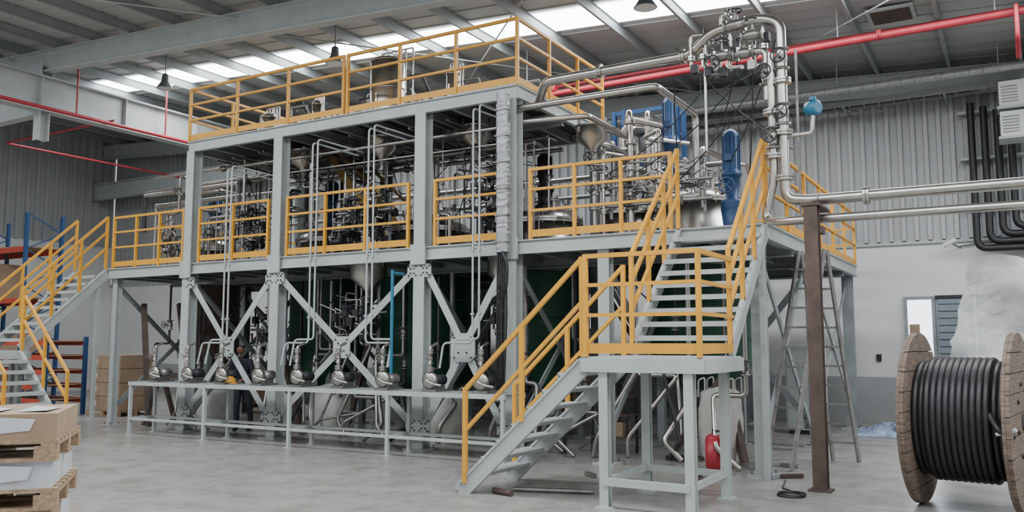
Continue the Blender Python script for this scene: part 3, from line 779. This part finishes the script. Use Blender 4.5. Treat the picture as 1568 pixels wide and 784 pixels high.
for x in (-17.9,-16.9):
    for y in (15.0,15.6): b.bar((x,y,0),(x,y,2.0),.035,.035,'red')
for z in (.3,.85,1.4,1.95):
    b.box((-17.9,15.0,z),(-16.9,15.6,z+.03),'gryd')
    if z<1.9:
        for i in range(3): b.box((-17.85+.32*i,15.05,z+.03),(-17.6+.32*i,15.5,z+U(.2,.42)),random.choice(('brown','card','dark')))
b.build()

# bulk bags under the deck
def bulk_bag(x,y,w,h):
    b=MB('bulk_bag'); n=28; m=12; vs=[];fs=[]
    for j in range(m+1):
        v=j/m; zz=h*v
        k=w*(.86+.16*math.sin(math.pi*min(1,v*1.05)))*(1 if v<.93 else .8 if v<.99 else .35)
        for i in range(n):
            t=2*math.pi*i/n; c,s=math.cos(t),math.sin(t); e=.55
            px=math.copysign(abs(c)**e,c)*k/2; py=math.copysign(abs(s)**e,s)*k/2
            vs.append((x+px+U(-.012,.012),y+py+U(-.012,.012),zz+U(-.01,.01) if 0<j else 0))
    for j in range(m):
        for i in range(n): fs.append((j*n+i,j*n+(i+1)%n,(j+1)*n+(i+1)%n,(j+1)*n+i))
    fs.append(tuple(range(m*n,m*n+n)))
    b.add(vs,fs,'sack',True)
    for sx in (-1,1):
        for sy in (-1,1):
            px,py=x+sx*w*.36,y+sy*w*.36
            b.pipe([(px-.05,py,h*.85),(px-.05,py,h*1.08),(px+.05,py,h*1.12),(px+.05,py,h*.85)],.014,'sack',br=.04,n=6)
    b.build()
for (x,y,w,h) in ((-11.65,12.9,.75,.95),(-14.9,12.6,.7,.8),(-8.9,12.7,.7,.85),(-3.9,12.9,.6,1.1),(-11.6,16.4,.95,1.1)): bulk_bag(x,y,w,h)

b=MB('wooden_crate')
b.box((-9.8,16.6,.1),(-8.2,17.6,1.1),'card')
for x in (-9.8,-9.0,-8.3): b.box((x,16.56,0),(x+.1,16.6,1.1),'pal'); b.box((x,16.6,0),(x+.1,17.6,.1),'pal')
b.build()
b=MB('fire_extinguisher')
X,Y=-3.72,11.95
b.lathe((X,Y,0),[(.10,.0),(.12,.02),(.12,.4)]+dome(.12,.08,.4,4),'red',n=18); b.tube((X,Y,.46),(X,Y,.54),.025,'dark'); b.pipe([(X,Y,.52),(X+.13,Y-.05,.52),(X+.15,Y-.06,.2)],.015,'blk',n=6); b.build()
b=MB('control_cabinet')
b.box((-3.9,17.2,.08),(-3.2,17.6,1.7),'white'); b.box((-3.87,17.18,.12),(-3.23,17.2,1.66),'gry'); b.box((-3.3,17.16,.85),(-3.27,17.18,1.0),'dark'); b.box((-3.85,17.2,0),(-3.25,17.6,.08),'dark'); b.build()
b=MB('crumpled_tarpaulin')
n=22; vs=[];fs=[]
for i in range(n+1):
    for j in range(n+1):
        u=i/n;v=j/n; e=min(u,1-u,v,1-v)*4
        vs.append((-2.75+1.9*u+U(-.05,.05),17.3+1.9*v+U(-.05,.05),.005+min(1,e)*U(.02,.22)))
for i in range(n):
    for j in range(n): a=i*(n+1)+j; fs.append((a,a+n+1,a+n+2,a+1))
b.add(vs,fs,'tarp'); b.build()
b=MB('hose_coil')
for k in range(2): b.ring((-2.3+.01*k,10.25,.012+.02*k),(0,0,1),.15,.009,'blk',28,6)
b.pipe([(-2.15,10.3,.012),(-2.5,10.7,.012),(-2.6,11.3,.012)],.009,'blk',n=6); b.build()
b=MB('steel_offcuts')
for i in range(14):
    x=U(-4.9,-2.6);y=U(10.2,12.6);a=U(0,3.1);l=U(.2,.5); b.bar((x,y,.03),(x+l*math.cos(a),y+l*math.sin(a),.03),.06,.05,random.choice(('brown','gryd','dark','ssd')))
b.build()
b=MB('floor_pipe_offcut'); b.tube((-5.35,8.7,.035),(-5.05,8.6,.035),.035,'brown'); b.tube((-5.2,8.9,.03),(-4.3,9.2,.03),.028,'ssd'); b.build()
b=MB('suction_pipework')
for i in range(34):
    x=U(-16,-3.2);y=U(12.2,13.6); z=U(.4,1.8); b.pipe([(x,y,3.0),(x,y,z),(x+U(-.8,.8),y,z),(x+U(-.5,.5),y-.4,.3),(x,y-.4,.03)],U(.02,.05),random.choice(('ssd','ssd','dark','ss')),n=8); b.valve((x,y,z+.4),.045)
for i in range(10):
    x=U(-16,-4); b.sag((x,U(12,13.5),3.0),(x+U(-1.5,1.5),U(12,13.5),U(1.8,3.0)),U(.2,.7),.012,'blk')
b.build()
b=MB('trestle_stand')
for x in (-16.2,-14.9):
    for s in (-1,1): b.bar((x,12.4+s*.4,0),(x,12.4+s*.05,1.0),.08,.08,'brown')
b.bar((-16.4,12.4,1.04),(-14.7,12.4,1.04),.1,.12,'brown'); b.build()
b=MB('brown_steel_brace')
for (p,q) in (((-15.9,11.9,0),(-16.5,12.1,2.6)),((-14.9,12.2,0.05),(-15.7,12.4,2.6)),((-8.0,13,0),(-7.2,13.2,1.6)),((-3.5,12.7,0),(-3.9,13,1.5)),((-4.6,12.6,0),(-3.7,12.9,1.5)),((-12.6,13,0),(-13.6,13.1,2.4)),((-11.4,13,0),(-10.8,13.1,2.2))):
    b.bar(p,q,.1,.1,'brown')
b.build()
b=MB('tool_trolley')
for x in (-5.9,-5.3):
    for y in (12.6,13.0): b.bar((x,y,.08),(x,y,.9),.035,.035,'dark'); b.lathe((x-.015,y,.05),[(.05,0),(.05,.03)],'blk',(1,0,0),14)
for z in (.25,.6,.88): b.box((-5.92,12.58,z),(-5.28,13.02,z+.03),'brown')
b.box((-5.8,12.65,.91),(-5.5,12.9,1.1),'dark'); b.box((-5.75,12.65,.28),(-5.4,12.95,.5),'card'); b.build()

# ---------------------------------------------------------------- worker
def worker(x,y,rot):
    root=bpy.data.objects.new('standing_worker',None); bpy.context.scene.collection.objects.link(root)
    Mx=Matrix.Translation((x,y,0))@Matrix.Rotation(rot,4,'Z')
    def skin(name,pts,edges,rad,matk,sub=2):
        me=bpy.data.meshes.new(name); me.from_pydata([tuple(Mx@Vector(p)) for p in pts],edges,[]); me.materials.append(M[matk])
        ob=bpy.data.objects.new(name,me); bpy.context.scene.collection.objects.link(ob)
        s=ob.modifiers.new('skin','SKIN'); sv=me.skin_vertices[0].data
        for i,r in enumerate(rad): sv[i].radius=(r,r) if not isinstance(r,tuple) else r; sv[i].use_root=(i==0)
        m=ob.modifiers.new('sub','SUBSURF'); m.levels=sub; m.render_levels=sub
        s.use_smooth_shade=True
        ob.parent=root
    pts=[(0,0,.95),(0,-.03,1.15),(0,-.08,1.35),(0,-.11,1.46),
         (-.10,0,.88),(-.12,-.03,.48),(-.12,.02,.08),(-.12,-.14,.05),
         (.10,0,.88),(.13,.04,.48),(.13,.10,.08),(.13,-.06,.05),
         (-.19,-.10,1.38),(-.25,-.12,1.12),(-.2,-.35,1.05),
         (.19,-.10,1.38),(.26,-.12,1.12),(.2,-.36,1.08)]
    ed=[(0,1),(1,2),(2,3),(0,4),(4,5),(5,6),(6,7),(0,8),(8,9),(9,10),(10,11),(2,12),(12,13),(13,14),(2,15),(15,16),(16,17)]
    rad=[(.15,.11),(.14,.1),(.16,.11),.06,.09,.065,.045,.04,.09,.065,.045,.04,.065,.048,.035,.065,.048,.035]
    skin('body',pts,ed,rad,'cloth')
    skin('neck',[(0,-.11,1.45),(0,-.14,1.54)],[(0,1)],[.05,.05],'skin')
    skin('head',[(0,-.15,1.53),(0,-.17,1.6),(0,-.15,1.68)],[(0,1),(1,2)],[(.055,.06),(.075,.09),(.07,.085)],'skin')
    skin('hair',[(0,-.12,1.62),(0,-.13,1.70)],[(0,1)],[(.078,.085),(.074,.085)],'hair')
    skin('nose',[(0,-.245,1.62),(0,-.27,1.59)],[(0,1)],[.012,.014],'skin',1)
    for s in (-1,1):
        skin('ear',[(s*.075,-.14,1.63),(s*.082,-.13,1.59)],[(0,1)],[.013,.010],'skin',1)
        skin('eye',[(s*.03,-.25,1.63),(s*.03,-.256,1.63)],[(0,1)],[.009,.008],'hair',1)
        skin('palm',[(s*.2,-.35,1.06),(s*.18,-.42,1.04)],[(0,1)],[(.03,.02),(.038,.018)],'skin',1)
        for k in range(4):
            fx=s*.18+(k-1.5)*.02; L=(.03,.036,.034,.026)[k]
            skin('finger',[(fx,-.42,1.04),(fx,-.42-L,1.03),(fx,-.42-L*1.6,1.0)],[(0,1),(1,2)],[.009,.009,.007],'skin',1)
        skin('thumb',[(s*.16,-.38,1.05),(s*.125,-.41,1.035),(s*.12,-.43,1.02)],[(0,1),(1,2)],[.011,.01,.008],'skin',1)
worker(-13.2,12.0,math.radians(20))

# ---------------------------------------------------------------- light
w=bpy.data.worlds.new('w'); bpy.context.scene.world=w; w.use_nodes=True
bg=w.node_tree.nodes['Background']; bg.inputs[0].default_value=(0.92,0.96,1.0,1); bg.inputs[1].default_value=0.68
def area(name,loc,rot,sx,sy,e,col=(1,1,1)):
    l=bpy.data.lights.new(name,'AREA'); l.shape='RECTANGLE'; l.size=sx; l.size_y=sy; l.energy=e; l.color=col
    o=bpy.data.objects.new(name,l); o.location=loc; o.rotation_euler=rot; bpy.context.scene.collection.objects.link(o)
area('rooflight_glow',(-6,14.7,roofz(-6)-.35),(0,math.radians(3.4),0),34,.9,1000,(.96,.98,1))
area('front_fill_light',(-6,6.3,roofz(-6)-.35),(0,math.radians(3.4),0),34,1.3,800,(.96,.98,1))  # added fill lamp beneath the unseen front strip

# ---------------------------------------------------------------- camera
cd=bpy.data.cameras.new('cam'); cd.sensor_width=36; cd.lens=1305/1568*36; cd.clip_end=200
co=bpy.data.objects.new('camera',cd); co.location=(0,0,1.75); co.rotation_euler=(math.radians(90+5.82),0,math.radians(30.4))
bpy.context.scene.collection.objects.link(co); bpy.context.scene.camera=co
